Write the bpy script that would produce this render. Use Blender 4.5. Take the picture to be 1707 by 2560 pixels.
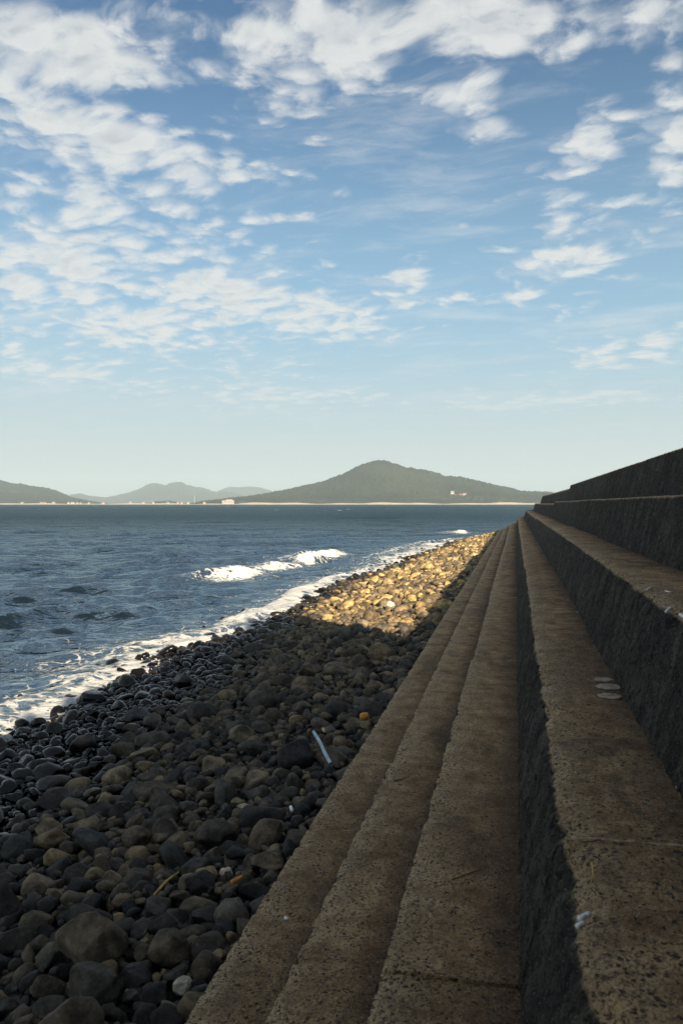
import bpy, math, random
import numpy as np
from mathutils import Vector, Matrix

for o in list(bpy.data.objects):
    bpy.data.objects.remove(o, do_unlink=True)
SC = bpy.context.scene
COL = SC.collection
random.seed(7)
RNG = np.random.default_rng(11)

# ------------------------------------------------------------------ camera
# world: X right of the steps, Y along the steps, Z up, sea level Z = 0
FPX, PW, PH = 2000.0, 1707.0, 2560.0          # focal length in pixels of the photograph
EYE = Vector((0.0, 0.0, 2.6))
YAW = math.atan2(1289.0 - PW / 2, FPX)         # looking to the left of the steps' direction
PITCH = math.atan2(PH / 2 - 1259.0, FPX)
cam = bpy.data.cameras.new('camera')
cam.sensor_fit = 'VERTICAL'; cam.sensor_height = 36.0; cam.sensor_width = 24.0
cam.lens = 36.0 * FPX / PH
cam.clip_start = 0.05; cam.clip_end = 60000
cam.dof.use_dof = True; cam.dof.focus_distance = 9.0; cam.dof.aperture_fstop = 7.0
camo = bpy.data.objects.new('camera', cam); COL.objects.link(camo)
camo.location = EYE
camo.rotation_euler = (math.pi / 2 - PITCH, 0, YAW)
SC.camera = camo
CAM_R = camo.rotation_euler.to_matrix()

def ray(px, py):
    return (CAM_R @ Vector(((px - PW / 2) / FPX, -(py - PH / 2) / FPX, -1.0)))
def at_z(px, py, z):
    d = ray(px, py); k = (z - EYE.z) / d.z
    return EYE + d * k, k                       # point and its depth

# ------------------------------------------------------------------ light
SUN_EL = math.radians(23.0)
SUN_H = Vector((0.54, -0.84)).normalized()      # horizontal direction towards the sun
SUN_DIR = Vector((SUN_H.x * math.cos(SUN_EL), SUN_H.y * math.cos(SUN_EL), math.sin(SUN_EL)))
sun = bpy.data.lights.new('sun', 'SUN'); sun.energy = 5.0; sun.angle = math.radians(0.6)
sun.color = (1.0, 0.82, 0.57)
suno = bpy.data.objects.new('sun', sun); COL.objects.link(suno)
suno.rotation_euler = SUN_DIR.to_track_quat('Z', 'Y').to_euler()
suno.location = (20, -30, 30)
SC.view_settings.view_transform = 'Standard'; SC.view_settings.look = 'None'
EXPOSURE = 1.4
SC.view_settings.exposure = EXPOSURE; SC.view_settings.gamma = 1.0
SC.view_settings.use_curve_mapping = False
SC.cycles.max_bounces = 4; SC.cycles.diffuse_bounces = 2; SC.cycles.glossy_bounces = 2
SC.cycles.volume_bounces = 0; SC.cycles.use_denoising = True; SC.cycles.denoising_prefilter = 'NONE'
SC.cycles.use_adaptive_sampling = True; SC.cycles.adaptive_threshold = 0.01; SC.cycles.adaptive_min_samples = 16
SC.cycles.sample_clamp_indirect = 4.0

class NT:
    """small helper to write node trees"""
    def __init__(s, tree): s.t = tree; s.n = tree.nodes; s.l = tree.links
    def node(s, typ, ins=None, **props):
        n = s.n.new(typ)
        for k, v in props.items(): setattr(n, k, v)
        if ins:
            for k, v in ins.items(): s.set(n.inputs[k], v)
        return n
    def set(s, sock, v):
        if isinstance(v, bpy.types.NodeSocket): s.l.new(v, sock)
        else: sock.default_value = v
    def math(s, op, a, b=None, c=None, clamp=False):
        n = s.n.new('ShaderNodeMath'); n.operation = op; n.use_clamp = clamp
        for i, v in enumerate((a, b, c)):
            if v is not None: s.set(n.inputs[i], v)
        return n.outputs[0]
    def vmath(s, op, a, b=None, scale=None):
        n = s.n.new('ShaderNodeVectorMath'); n.operation = op
        s.set(n.inputs[0], a)
        if b is not None: s.set(n.inputs[1], b)
        if scale is not None: s.set(n.inputs['Scale'], scale)
        return n.outputs['Value'] if op in ('DOT_PRODUCT', 'LENGTH') else n.outputs[0]
    def noise(s, vec, scale, detail=5, rough=0.55, dist=0.0, lac=2.0):
        n = s.node('ShaderNodeTexNoise', {'Vector': vec, 'Scale': scale, 'Detail': detail, 'Roughness': rough, 'Distortion': dist, 'Lacunarity': lac})
        return n.outputs['Fac']
    def voro(s, vec, scale, feature='F1', rnd=1.0):
        n = s.node('ShaderNodeTexVoronoi', {'Vector': vec, 'Scale': scale, 'Randomness': rnd}, feature=feature)
        return n
    def ss(s, x, a, b, lo=0.0, hi=1.0):
        n = s.node('ShaderNodeMapRange', {'Value': x, 'From Min': a, 'From Max': b, 'To Min': lo, 'To Max': hi}, interpolation_type='SMOOTHSTEP')
        return n.outputs[0]
    def mix(s, f, a, b, blend='MIX'):
        n = s.node('ShaderNodeMix', data_type='RGBA', blend_type=blend)
        s.set(n.inputs[0], f); s.set(n.inputs[6], a); s.set(n.inputs[7], b)
        return n.outputs[2]
    def sep(s, v):
        n = s.node('ShaderNodeSeparateXYZ', {'Vector': v}); return n.outputs
    def comb(s, x, y, z):
        n = s.node('ShaderNodeCombineXYZ', {'X': x, 'Y': y, 'Z': z}); return n.outputs[0]
    def ramp(s, f, stops, interp='LINEAR'):
        n = s.node('ShaderNodeValToRGB', {'Fac': f}); cr = n.color_ramp; cr.interpolation = interp
        while len(cr.elements) < len(stops): cr.elements.new(0.5)
        for e, (p, c) in zip(cr.elements, stops):
            e.position = p; e.color = (*c, 1.0)
        return n.outputs['Color']

# ------------------------------------------------------------------ sky
world = bpy.data.worlds.new('World'); SC.world = world; world.use_nodes = True
W = NT(world.node_tree); W.n.clear()
sky = W.node('ShaderNodeTexSky', sky_type='NISHITA', sun_disc=False, sun_elevation=SUN_EL,
             sun_rotation=math.atan2(SUN_H.x, SUN_H.y), air_density=1.0, dust_density=0.6, ozone_density=2.2, altitude=0.0)
tc = W.node('ShaderNodeTexCoord')
D = tc.outputs['Generated']
Dx, Dy, Dz = W.sep(D)
def px_dir(x, y):                                # pixel of the 1568 x 2352 view -> azimuth, elevation
    d = ray(x * PW / 1568.0, y * PW / 1568.0).normalized()
    return math.atan2(d.x, d.y), math.asin(d.z)
az = W.math('ARCTAN2', Dx, Dy)
el = W.math('ARCSINE', Dz)
AE = W.comb(az, el, 0.0)
SKY_TINT = (0.046, 0.082, 0.100)
CLOUD_GAIN = 1.5
CLOUDS = [(95, 80, 260, 110, .34), (200, 150, 200, 60, .16), (1040, 15, 330, 120, .36), (1240, 70, 160, 70, .16), (1510, 50, 75, 100, .28), (700, 185, 210, 90, .17),
          (1040, 215, 120, 42, .26), (1128, 288, 70, 30, .30), (195, 285, 260, 50, .28), (430, 370, 240, 45, .28),
          (1340, 335, 80, 65, .24), (1555, 300, 70, 110, .27), (1560, 400, 90, 50, .16), (1290, 430, 90, 60, .17), (1440, 460, 110, 22, .20),
          (1300, 512, 80, 28, .25), (260, 470, 340, 80, .19), (1275, 590, 130, 34, .27), (1180, 684, 70, 14, .24), (1360, 640, 120, 12, .13),
          (640, 700, 240, 50, .26), (780, 762, 120, 36, .22), (330, 780, 180, 40, .16), (150, 690, 320, 110, .19), (110, 590, 190, 70, .18), (480, 620, 180, 60, .14), (470, 912, 230, 42, .19),
          (130, 850, 170, 40, .10), (1350, 918, 200, 20, .22), (1060, 932, 170, 14, .16), (950, 632, 60, 22, .24), (960, 692, 140, 20, .20), (1480, 790, 150, 50, .17), (960, 752, 60, 10, .18),
          (740, 908, 150, 16, .18), (560, 75, 100, 45, .20), (400, 45, 50, 30, .20), (940, 594, 35, 12, .25), (700, 500, 50, 14, .20), (740, 430, 130, 25, .16), (1065, 515, 20, 12, .2), (1380, 830, 140, 20, .12),
          (980, 450, 210, 130, -.22), (900, 320, 80, 50, -.12), (1300, 200, 130, 60, -.16), (470, 230, 90, 60, -.10), (440, 90, 50, 50, -.10), (230, 222, 170, 20, -.12),
          (1080, 800, 260, 60, -.12), (1500, 640, 90, 70, -.10), (850, 540, 160, 60, -.10), (100, 960, 300, 60, -.12), (900, 1020, 700, 50, -.2)]
cov = -0.115
for cx, cy, rx, ry, wgt in CLOUDS:
    a0, e0 = px_dir(cx, cy)
    ra = abs(px_dir(cx + rx, cy)[0] - px_dir(cx - rx, cy)[0]) / 2
    re = abs(px_dir(cx, cy + ry)[1] - px_dir(cx, cy - ry)[1]) / 2
    qn = W.node('ShaderNodeVectorMath', operation='MULTIPLY_ADD'); W.set(qn.inputs[0], AE); qn.inputs[1].default_value = (1 / ra, 1 / re, 0); qn.inputs[2].default_value = (-a0 / ra, -e0 / re, 0); q = qn.outputs[0]
    g = W.math('POWER', 0.40, W.vmath('DOT_PRODUCT', q, q))
    cov = W.math('MULTIPLY_ADD', g, wgt, cov)
away = W.ss(W.math('ABSOLUTE', W.math('ADD', az, YAW)), 0.42, 0.75)
over = W.ss(el, 0.56, 0.80)
cov = W.math('MULTIPLY_ADD', W.math('MAXIMUM', away, over), 0.15, cov)      # the same broken cloud goes on all round and overhead
zz = W.math('ADD', W.math('MAXIMUM', Dz, 0.0), 0.15)
P = W.comb(W.math('DIVIDE', Dx, zz), W.math('DIVIDE', Dy, zz), 0.0)
def noise2(vec, scale, detail, rough, dist=0.0):
    return W.node('ShaderNodeTexNoise', {'Vector': vec, 'Scale': scale, 'Detail': detail, 'Roughness': rough, 'Distortion': dist}, noise_dimensions='2D').outputs['Fac']
bigN = noise2(P, 2.6, 3, 0.5)
wob = W.math('MULTIPLY', W.math('SUBTRACT', bigN, 0.5), 0.20)
Pw = W.vmath('MULTIPLY', W.vmath('ADD', P, W.comb(wob, W.math('MULTIPLY', wob, -0.7), 0.0)), (1.0, 1.15, 1.0))
lump = noise2(Pw, 9.0, 7, 0.58, 0.0)
cell = W.node('ShaderNodeTexVoronoi', {'Vector': W.vmath('ADD', Pw, W.comb(W.math('MULTIPLY', lump, 0.10), W.math('MULTIPLY', lump, -0.08), 0.0)), 'Scale': 15.0}, feature='F1', voronoi_dimensions='2D').outputs['Distance']
lump2 = noise2(W.vmath('ADD', Pw, (0.010, 0.050, 0.0)), 9.0, 3, 0.5, 0.0)
d0 = W.math('MULTIPLY_ADD', W.math('SUBTRACT', bigN, 0.5), 0.55, W.math('MULTIPLY', cov, CLOUD_GAIN))
d0 = W.math('MULTIPLY_ADD', W.math('SUBTRACT', lump, 0.5), 1.15, d0)
d0 = W.math('MULTIPLY_ADD', W.math('SUBTRACT', 0.42, cell), 0.32, d0)
low = W.ss(el, 0.02, 0.19, 0.0, 0.96)                                # clouds melt into the haze towards the horizon
veil = W.math('MULTIPLY', W.ss(noise2(W.vmath('MULTIPLY', Pw, (0.8, 2.0, 1.0)), 2.4, 6, 0.66), 0.46, 0.80), 0.42)
alpha = W.math('MULTIPLY', W.math('MAXIMUM', veil, W.math('POWER', W.ss(d0, -0.13, 0.38), 1.1)), low)
thick = W.ss(d0, 0.15, 0.62)
under = W.ss(W.math('SUBTRACT', lump2, lump), -0.10, 0.13)
shade = W.math('MULTIPLY', W.math('MULTIPLY_ADD', thick, 0.65, 0.10), W.math('MULTIPLY_ADD', under, 0.70, 0.30))
ccol = W.mix(shade, (0.82, 0.83, 0.81, 1), (0.36, 0.42, 0.50, 1))
# clear sky: Nishita, paler and milky towards the horizon
base = W.vmath('MULTIPLY', sky.outputs[0], SKY_TINT)
clear = W.mix(W.ss(el, 0.56, 0.08, 0.0, 0.85), base, (0.36, 0.60, 0.76, 1))
clear = W.mix(W.ss(el, 0.26, -0.01, 0.0, 0.95), clear, (0.60, 0.66, 0.652, 1))
col = W.mix(alpha, clear, ccol)
bg = W.node('ShaderNodeBackground', {'Color': W.vmath('SCALE', col, scale=10.0), 'Strength': 0.1 / 2 ** EXPOSURE})
world.cycles.sampling_method = 'MANUAL'; world.cycles.sample_map_resolution = 256
wo = W.node('ShaderNodeOutputWorld'); W.l.new(bg.outputs[0], wo.inputs[0])

# ------------------------------------------------------------------ numpy noise
_perm = np.random.default_rng(3).permutation(256); _perm = np.concatenate([_perm, _perm, _perm])
_grad = np.random.default_rng(4).normal(size=(256, 3)); _grad /= np.linalg.norm(_grad, axis=1)[:, None]
def perlin(p):
    p = np.asarray(p, float); i = np.floor(p).astype(np.int64); f = p - i; i &= 255
    w = f * f * f * (f * (f * 6 - 15) + 10)
    def g(a, b, c):
        h = _perm[_perm[_perm[i[..., 0] + a] + i[..., 1] + b] + i[..., 2] + c] & 255
        gr = _grad[h]
        return gr[..., 0] * (f[..., 0] - a) + gr[..., 1] * (f[..., 1] - b) + gr[..., 2] * (f[..., 2] - c)
    def L(a, b, t): return a + t * (b - a)
    x, y, z = w[..., 0], w[..., 1], w[..., 2]
    return L(L(L(g(0,0,0), g(1,0,0), x), L(g(0,1,0), g(1,1,0), x), y), L(L(g(0,0,1), g(1,0,1), x), L(g(0,1,1), g(1,1,1), x), y), z) * 1.5
def fbm(p, octaves=4, gain=0.5):
    p = np.asarray(p, float); s = 0; a = 1.0
    for k in range(octaves):
        s = s + a * perlin(p * 2 ** k + 17.3 * k); a *= gain
    return s
def sstep(x, a, b):
    t = np.clip((x - a) / (b - a), 0, 1); return t * t * (3 - 2 * t)

# ------------------------------------------------------------------ mesh helpers
def mesh_np(name, verts, faces, mat=None, smooth=True, attrs=None):
    """verts (n,3); faces: list of int arrays (m,3) / (m,4)"""
    me = bpy.data.meshes.new(name)
    verts = np.ascontiguousarray(verts, np.float32)
    if isinstance(faces, np.ndarray): faces = [faces]
    faces = [f for f in faces if len(f)]
    loops = np.concatenate([f.ravel() for f in faces]).astype(np.int32)
    sizes = np.concatenate([np.full(len(f), f.shape[1]) for f in faces]).astype(np.int32)
    me.vertices.add(len(verts)); me.vertices.foreach_set('co', verts.ravel())
    me.loops.add(len(loops)); me.loops.foreach_set('vertex_index', loops)
    me.polygons.add(len(sizes))
    me.polygons.foreach_set('loop_start', np.concatenate([[0], np.cumsum(sizes)[:-1]]).astype(np.int32))
    me.update(calc_edges=True)
    me.polygons.foreach_set('use_smooth', np.full(len(sizes), smooth))
    for k, v in (attrs or {}).items():
        a = me.attributes.new(k, 'FLOAT', 'POINT'); a.data.foreach_set('value', np.asarray(v, np.float32))
    if mat: me.materials.append(mat)
    me.validate()
    return me
def link(name, me, parent=None):
    o = bpy.data.objects.new(name, me); COL.objects.link(o)
    if parent: o.parent = parent
    return o
def tag(o, label=None, cat=None, group=None, kind=None):
    if label: o['label'] = label
    if cat: o['category'] = cat
    if group: o['group'] = group
    if kind: o['kind'] = kind
    return o
def empty(name, loc=(0, 0, 0)):
    o = bpy.data.objects.new(name, None); COL.objects.link(o); o.location = loc; o.empty_display_size = 0.1
    return o
def grid_faces(n, m, closed=False):
    i = np.arange(n - 1)[:, None]; j = np.arange(m if closed else m - 1)[None, :]; j2 = (j + 1) % m
    return np.stack([i * m + j, i * m + j2, (i + 1) * m + j2, (i + 1) * m + j], -1).reshape(-1, 4)
def box_arr(x0, x1, y0, y1, z0, z1):
    v = np.array([[x0,y0,z0],[x1,y0,z0],[x1,y1,z0],[x0,y1,z0],[x0,y0,z1],[x1,y0,z1],[x1,y1,z1],[x0,y1,z1]], float)
    f = np.array([[3,2,1,0],[4,5,6,7],[0,1,5,4],[1,2,6,5],[2,3,7,6],[3,0,4,7]])
    return v, f
def tube_arr(pts, rad, n=10, cap=True):
    pts = [Vector(p) for p in pts]; V = []; 
    for k, p in enumerate(pts):
        t = (pts[min(k + 1, len(pts) - 1)] - pts[max(k - 1, 0)]).normalized()
        a = t.orthogonal().normalized() if abs(t.z) > .9 else Vector((0, 0, 1)).cross(t).normalized()
        b = t.cross(a); r = rad[k] if hasattr(rad, '__len__') else rad
        V += [p + (a * math.cos(q * 2 * math.pi / n) + b * math.sin(q * 2 * math.pi / n)) * r for q in range(n)]
    F = [grid_faces(len(pts), n, True)]
    V = np.array([list(v) for v in V])
    if cap:
        c0 = len(V); V = np.vstack([V, [list(pts[0])], [list(pts[-1])]])
        q = np.arange(n); q2 = (q + 1) % n; m = (len(pts) - 1) * n
        F += [np.stack([np.full(n, c0), q2, q], 1), np.stack([np.full(n, c0 + 1), m + q, m + q2], 1)]
    return V, F

def material(name):
    m = bpy.data.materials.new(name); m.use_nodes = True
    t = NT(m.node_tree); b = t.n['Principled BSDF']
    return m, t, b
def plain(name, color, rough=0.7, var=0.15, scale=30, spec=0.3):
    m, t, b = material(name)
    g = t.node('ShaderNodeNewGeometry')
    f = t.noise(g.outputs['Position'], scale, 4, 0.6)
    c = t.mix(t.ss(f, 0.3, 0.7), tuple(x * (1 - var) for x in color) + (1,), tuple(min(1, x * (1 + var)) for x in color) + (1,))
    t.set(b.inputs['Base Color'], c); b.inputs['Roughness'].default_value = rough
    b.inputs['Specular IOR Level'].default_value = spec
    return m

# ------------------------------------------------------------------ materials
def mat_concrete():
    m, t, b = material('weathered_concrete')
    g = t.node('ShaderNodeNewGeometry'); p = g.outputs['Position']
    wear = t.node('ShaderNodeAttribute', attribute_name='wear').outputs['Fac']      # 1 at the worn nosing
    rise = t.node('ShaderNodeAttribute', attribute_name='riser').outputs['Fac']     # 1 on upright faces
    back = t.node('ShaderNodeAttribute', attribute_name='dirt_shade').outputs['Fac']      # silt plus painted shade at the back of a tread
    n_big = t.noise(p, 1.1, 4, 0.6)
    n_mid = t.noise(p, 7.0, 6, 0.65)
    n_fin = t.noise(p, 90.0, 5, 0.7)
    n_str = t.noise(t.vmath('MULTIPLY', p, (9.0, 1.3, 1.0)), 2.2, 5, 0.6)
    pw = t.vmath('ADD', p, t.vmath('SCALE', t.node('ShaderNodeTexNoise', {'Vector': p, 'Scale': 38.0, 'Detail': 4.0, 'Roughness': 0.7}).outputs['Color'], scale=0.034))
    v1 = t.voro(pw, 78.0); v2 = t.voro(pw, 150.0); v3 = t.voro(pw, 46.0)
    r1 = t.sep(v1.outputs['Color'])[0]; r2 = t.sep(v2.outputs['Color'])[1]; r3 = t.sep(v3.outputs['Color'])[2]
    inside1 = t.ss(v1.outputs['Distance'], 0.46, 0.34); inside2 = t.ss(v2.outputs['Distance'], 0.48, 0.32); inside3 = t.ss(v3.outputs['Distance'], 0.40, 0.30)
    matrix = t.mix(t.ss(n_mid, 0.3, 0.72), (0.21, 0.108, 0.042, 1), (0.72, 0.455, 0.220, 1))
    matrix = t.mix(t.ss(n_big, 0.42, 0.68), matrix, t.mix(0.5, matrix, (0.15, 0.080, 0.040, 1)))
    matrix = t.mix(t.math('MULTIPLY', t.ss(n_str, 0.5, 0.75), 0.35), matrix, (0.55, 0.39, 0.23, 1))
    pour = t.node('ShaderNodeObjectInfo').outputs['Random']
    matrix = t.vmath('SCALE', matrix, scale=t.math('MULTIPLY_ADD', pour, 0.40, 1.0))
    stain = t.ss(t.noise(t.vmath('MULTIPLY', p, (1.6, 1.0, 1.0)), 1.7, 5, 0.62, 0.8), 0.50, 0.68)
    matrix = t.mix(t.math('MULTIPLY', stain, 0.62), matrix, (0.070, 0.044, 0.026, 1))
    expo = t.math('MULTIPLY_ADD', wear, 0.45, t.ss(n_mid, 0.38, 0.62, 0.25, 0.95))       # how far the aggregate is laid bare
    mott = t.math('MULTIPLY', t.ss(t.noise(p, 70.0, 6, 0.74), 0.52, 0.64), t.math('MULTIPLY_ADD', expo, 0.75, 0.1), clamp=True)
    dark1 = t.math('MULTIPLY', inside1, t.math('LESS_THAN', r1, t.math('MULTIPLY_ADD', expo, 0.28, 0.02)))
    dark2 = t.math('MULTIPLY', inside2, t.math('LESS_THAN', r2, t.math('MULTIPLY_ADD', expo, 0.40, 0.05)))
    dark3 = t.math('MULTIPLY', inside3, t.math('LESS_THAN', r3, t.math('MULTIPLY', expo, 0.10)))
    pale2 = t.math('MULTIPLY', inside2, t.math('GREATER_THAN', r2, 0.76))
    worn = t.mix(t.math('MULTIPLY', wear, t.ss(n_mid, 0.3, 0.6, 0.35, 1.0)), matrix, (0.80, 0.58, 0.34, 1))
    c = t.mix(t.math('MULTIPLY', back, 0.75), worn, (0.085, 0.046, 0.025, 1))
    c = t.mix(t.math('MULTIPLY', dark2, 0.75), c, (0.030, 0.028, 0.026, 1))
    c = t.mix(t.math('MULTIPLY', dark1, 0.85), c, (0.024, 0.025, 0.027, 1))
    c = t.mix(t.math('MULTIPLY', dark3, 0.85), c, (0.026, 0.028, 0.031, 1))
    c = t.mix(t.math('MULTIPLY', mott, 0.95), c, (0.040, 0.032, 0.024, 1))
    c = t.mix(t.math('MULTIPLY', pale2, t.math('MULTIPLY_ADD', wear, 0.6, 0.36)), c, (0.80, 0.62, 0.42, 1))
    c = t.mix(t.ss(n_fin, 0.45, 0.75, 0.0, 0.5), c, t.mix(0.65, c, (0.02, 0.018, 0.015, 1)))
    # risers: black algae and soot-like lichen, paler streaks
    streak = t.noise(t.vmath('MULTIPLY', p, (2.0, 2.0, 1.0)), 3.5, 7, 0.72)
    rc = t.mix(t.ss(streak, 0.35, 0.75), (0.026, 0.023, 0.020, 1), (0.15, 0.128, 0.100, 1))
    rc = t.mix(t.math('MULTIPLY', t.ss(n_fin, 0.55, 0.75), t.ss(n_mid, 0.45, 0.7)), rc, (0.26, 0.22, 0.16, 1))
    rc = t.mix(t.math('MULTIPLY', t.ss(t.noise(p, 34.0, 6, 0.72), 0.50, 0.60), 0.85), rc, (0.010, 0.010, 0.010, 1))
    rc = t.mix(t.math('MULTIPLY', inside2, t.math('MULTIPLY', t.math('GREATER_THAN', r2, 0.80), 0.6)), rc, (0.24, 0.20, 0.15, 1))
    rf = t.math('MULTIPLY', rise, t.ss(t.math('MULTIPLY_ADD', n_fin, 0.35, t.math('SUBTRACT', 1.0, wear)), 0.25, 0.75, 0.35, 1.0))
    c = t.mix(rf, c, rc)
    t.set(b.inputs['Base Color'], c)
    b.inputs['Roughness'].default_value = 0.9; b.inputs['Specular IOR Level'].default_value = 0.25
    h = t.math('MULTIPLY', v1.outputs['Distance'], -0.5)
    h = t.math('MULTIPLY_ADD', v2.outputs['Distance'], -0.3, h)
    h = t.math('MULTIPLY_ADD', n_fin, 0.9, h)
    h = t.math('MULTIPLY_ADD', t.math('ADD', t.math('ADD', dark1, dark3), mott), -0.5, h)
    bp = t.node('ShaderNodeBump', {'Height': h, 'Strength': 1.0, 'Distance': 0.022})
    t.set(b.inputs['Normal'], bp.outputs[0])
    return m

def mat_stone(name, tone_from):
    """tone: 0..1 picks the stone's colour; wet below the swash line"""
    m, t, b = material(name)
    g = t.node('ShaderNodeNewGeometry'); p = g.outputs['Position']
    if tone_from == 'attr':
        tone = t.node('ShaderNodeAttribute', attribute_name='tone').outputs['Fac']
    else:
        tone = t.node('ShaderNodeSeparateColor', {'Color': t.node('ShaderNodeObjectInfo').outputs['Color']}).outputs[0]
    base = t.ramp(tone, [(0.0, (0.026, 0.025, 0.024)), (0.18, (0.050, 0.044, 0.038)), (0.34, (0.100, 0.075, 0.047)), (0.46, (0.060, 0.056, 0.051)), (0.60, (0.190, 0.135, 0.070)),
                         (0.70, (0.130, 0.108, 0.078)), (0.82, (0.380, 0.270, 0.110)), (0.92, (0.300, 0.245, 0.165)), (1.0, (0.580, 0.490, 0.370))])
    off = t.vmath('ADD', p, t.comb(t.math('MULTIPLY', tone, 37.0), t.math('MULTIPLY', tone, 19.0), 0.0))
    n1 = t.noise(off, 9.0, 6, 0.65, 0.4); n2 = t.noise(off, 55.0, 5, 0.7); n3 = t.noise(off, 3.0, 3, 0.5)
    v = t.voro(off, 120.0)
    lo = t.mix(1.0, base, (0.45, 0.46, 0.48, 1), blend='MULTIPLY'); hi = t.vmath('MULTIPLY', base, (1.65, 1.62, 1.55))
    c = t.mix(t.ss(n1, 0.33, 0.70), lo, hi)
    c = t.mix(t.ss(n2, 0.50, 0.78, 0.0, 0.8), c, t.vmath('MULTIPLY', c, (2.2, 2.15, 2.0)))
    vein = t.math('MULTIPLY', t.ss(t.math('ABSOLUTE', t.math('SUBTRACT', t.noise(off, 5.0, 3, 0.5, 1.2), 0.5)), 0.018, 0.004), t.ss(n3, 0.57, 0.66))
    c = t.mix(t.math('MULTIPLY', vein, 0.35), c, (0.22, 0.20, 0.18, 1))
    c = t.mix(t.ss(n2, 0.45, 0.25, 0.0, 0.6), c, (0.010, 0.010, 0.010, 1))
    z = t.sep(p)[2]
    wet = t.ss(t.math('MULTIPLY_ADD', t.math('SUBTRACT', n3, 0.5), 0.25, t.math('ADD', z, t.ss(t.sep(p)[1], 9, 20, 0.0, 0.12))), 0.47, 0.31)
    wc = t.mix(1.0, c, (0.085, 0.083, 0.090, 1), blend='MULTIPLY')
    c = t.mix(wet, c, wc)
    t.set(b.inputs['Base Color'], c)
    t.set(b.inputs['Roughness'], t.math('MULTIPLY_ADD', wet, -0.64, 0.82))
    t.set(b.inputs['Specular IOR Level'], t.math('MULTIPLY_ADD', wet, 0.05, 0.22))
    h = t.math('MULTIPLY_ADD', n2, 0.35, t.math('MULTIPLY', n1, 0.8))
    h = t.math('MULTIPLY_ADD', v.outputs['Distance'], 0.10, h)
    bp = t.node('ShaderNodeBump', {'Height': h, 'Distance': 0.02})
    t.set(bp.inputs['Strength'], t.math('MULTIPLY_ADD', wet, -0.50, 0.75))
    t.set(b.inputs['Normal'], bp.outputs[0])
    return m

def mat_sea():
    m, t, b = material('sea_water')
    g = t.node('ShaderNodeNewGeometry'); p = g.outputs['Position']
    foam = t.node('ShaderNodeAttribute', attribute_name='foam').outputs['Fac']
    dist = t.vmath('LENGTH', p)
    pf = t.vmath('MULTIPLY', p, (1.0, 1.0, 0.3))
    warp = t.vmath('ADD', pf, t.vmath('SCALE', t.node('ShaderNodeTexNoise', {'Vector': pf, 'Scale': 1.6, 'Detail': 3.0}).outputs['Color'], scale=0.8))
    lace = t.voro(warp, 2.3, 'DISTANCE_TO_EDGE').outputs['Distance']
    lace2 = t.voro(warp, 6.0, 'DISTANCE_TO_EDGE').outputs['Distance']
    n = t.noise(pf, 5.0, 8, 0.68, 0.6); n_s = t.noise(pf, 24.0, 4, 0.7)
    pat = t.math('MULTIPLY_ADD', t.ss(lace, 0.22, 0.0), 0.28, t.math('MULTIPLY', n, 0.72))
    pat = t.math('MULTIPLY_ADD', t.ss(lace2, 0.16, 0.0), 0.18, pat)
    pat = t.math('MULTIPLY_ADD', t.math('SUBTRACT', n_s, 0.5), 0.22, pat)
    th = t.math('MULTIPLY_ADD', foam, -0.62, 0.97)
    msk = t.ss(t.math('SUBTRACT', pat, th), -0.13, 0.15)
    msk = t.math('MULTIPLY', msk, t.ss(foam, 0.02, 0.10))
    body = t.mix(t.ss(dist, 15, 300), (0.005, 0.0105, 0.0175, 1), (0.006, 0.024, 0.037, 1))
    body = t.mix(t.math('MULTIPLY', foam, 0.22), body, (0.06, 0.09, 0.12, 1))
    q = t.vmath('MULTIPLY', p, (1.0, 1.0, 0.0))
    rot = t.node('ShaderNodeVectorRotate', {'Vector': q, 'Angle': 0.834}, rotation_type='Z_AXIS').outputs[0]
    rp = t.vmath('MULTIPLY', rot, (1.0, 0.36, 1.0))
    w0 = t.noise(rp, 9.0, 2, 0.45, 0.2); w1 = t.noise(rp, 3.6, 3, 0.50, 0.2); w2 = t.noise(rp, 0.9, 4, 0.55, 0.2); w3 = t.noise(rp, 0.16, 5, 0.65, 0.2)
    k1 = t.ss(dist, 20, 120, 0.085, 0.05); k2 = t.ss(dist, 18, 80, 0.12, 0.50); k3 = t.ss(dist, 90, 500, 0.0, 1.6)
    h = t.math('MULTIPLY_ADD', w0, t.ss(dist, 12, 60, 0.022, 0.0), t.math('MULTIPLY', w1, k1)); h = t.math('ADD', h, t.math('MULTIPLY', w2, k2)); h = t.math('ADD', h, t.math('MULTIPLY', w3, k3))
    h = t.math('ADD', h, t.math('MULTIPLY', t.math('MULTIPLY', msk, n_s), 0.035))
    bp = t.node('ShaderNodeBump', {'Height': h, 'Strength': 1.0, 'Distance': 1.0}).outputs[0]
    t.n.remove(b)
    deep = t.node('ShaderNodeBsdfDiffuse', {'Color': body, 'Normal': bp})
    gl = t.node('ShaderNodeBsdfGlossy', {'Color': (0.80, 0.94, 1.0, 1), 'Roughness': t.ss(dist, 20, 300, 0.03, 0.16), 'Normal': bp})
    fr = t.node('ShaderNodeFresnel', {'IOR': 1.333, 'Normal': bp}).outputs[0]
    # ripples too small to model hide each other at grazing angles and weaken the mirror
    fac = t.math('MULTIPLY', t.math('MINIMUM', fr, 0.75), t.ss(dist, 12, 160, 0.52, 0.22))
    wat = t.node('ShaderNodeMixShader', {0: fac, 1: deep.outputs[0], 2: gl.outputs[0]})
    fo = t.node('ShaderNodeBsdfDiffuse', {'Color': (0.56, 0.57, 0.57, 1), 'Normal': bp})
    out = t.node('ShaderNodeMixShader', {0: msk, 1: wat.outputs[0], 2: fo.outputs[0]})
    t.l.new(out.outputs[0], t.n['Material Output'].inputs['Surface'])
    return m

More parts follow.
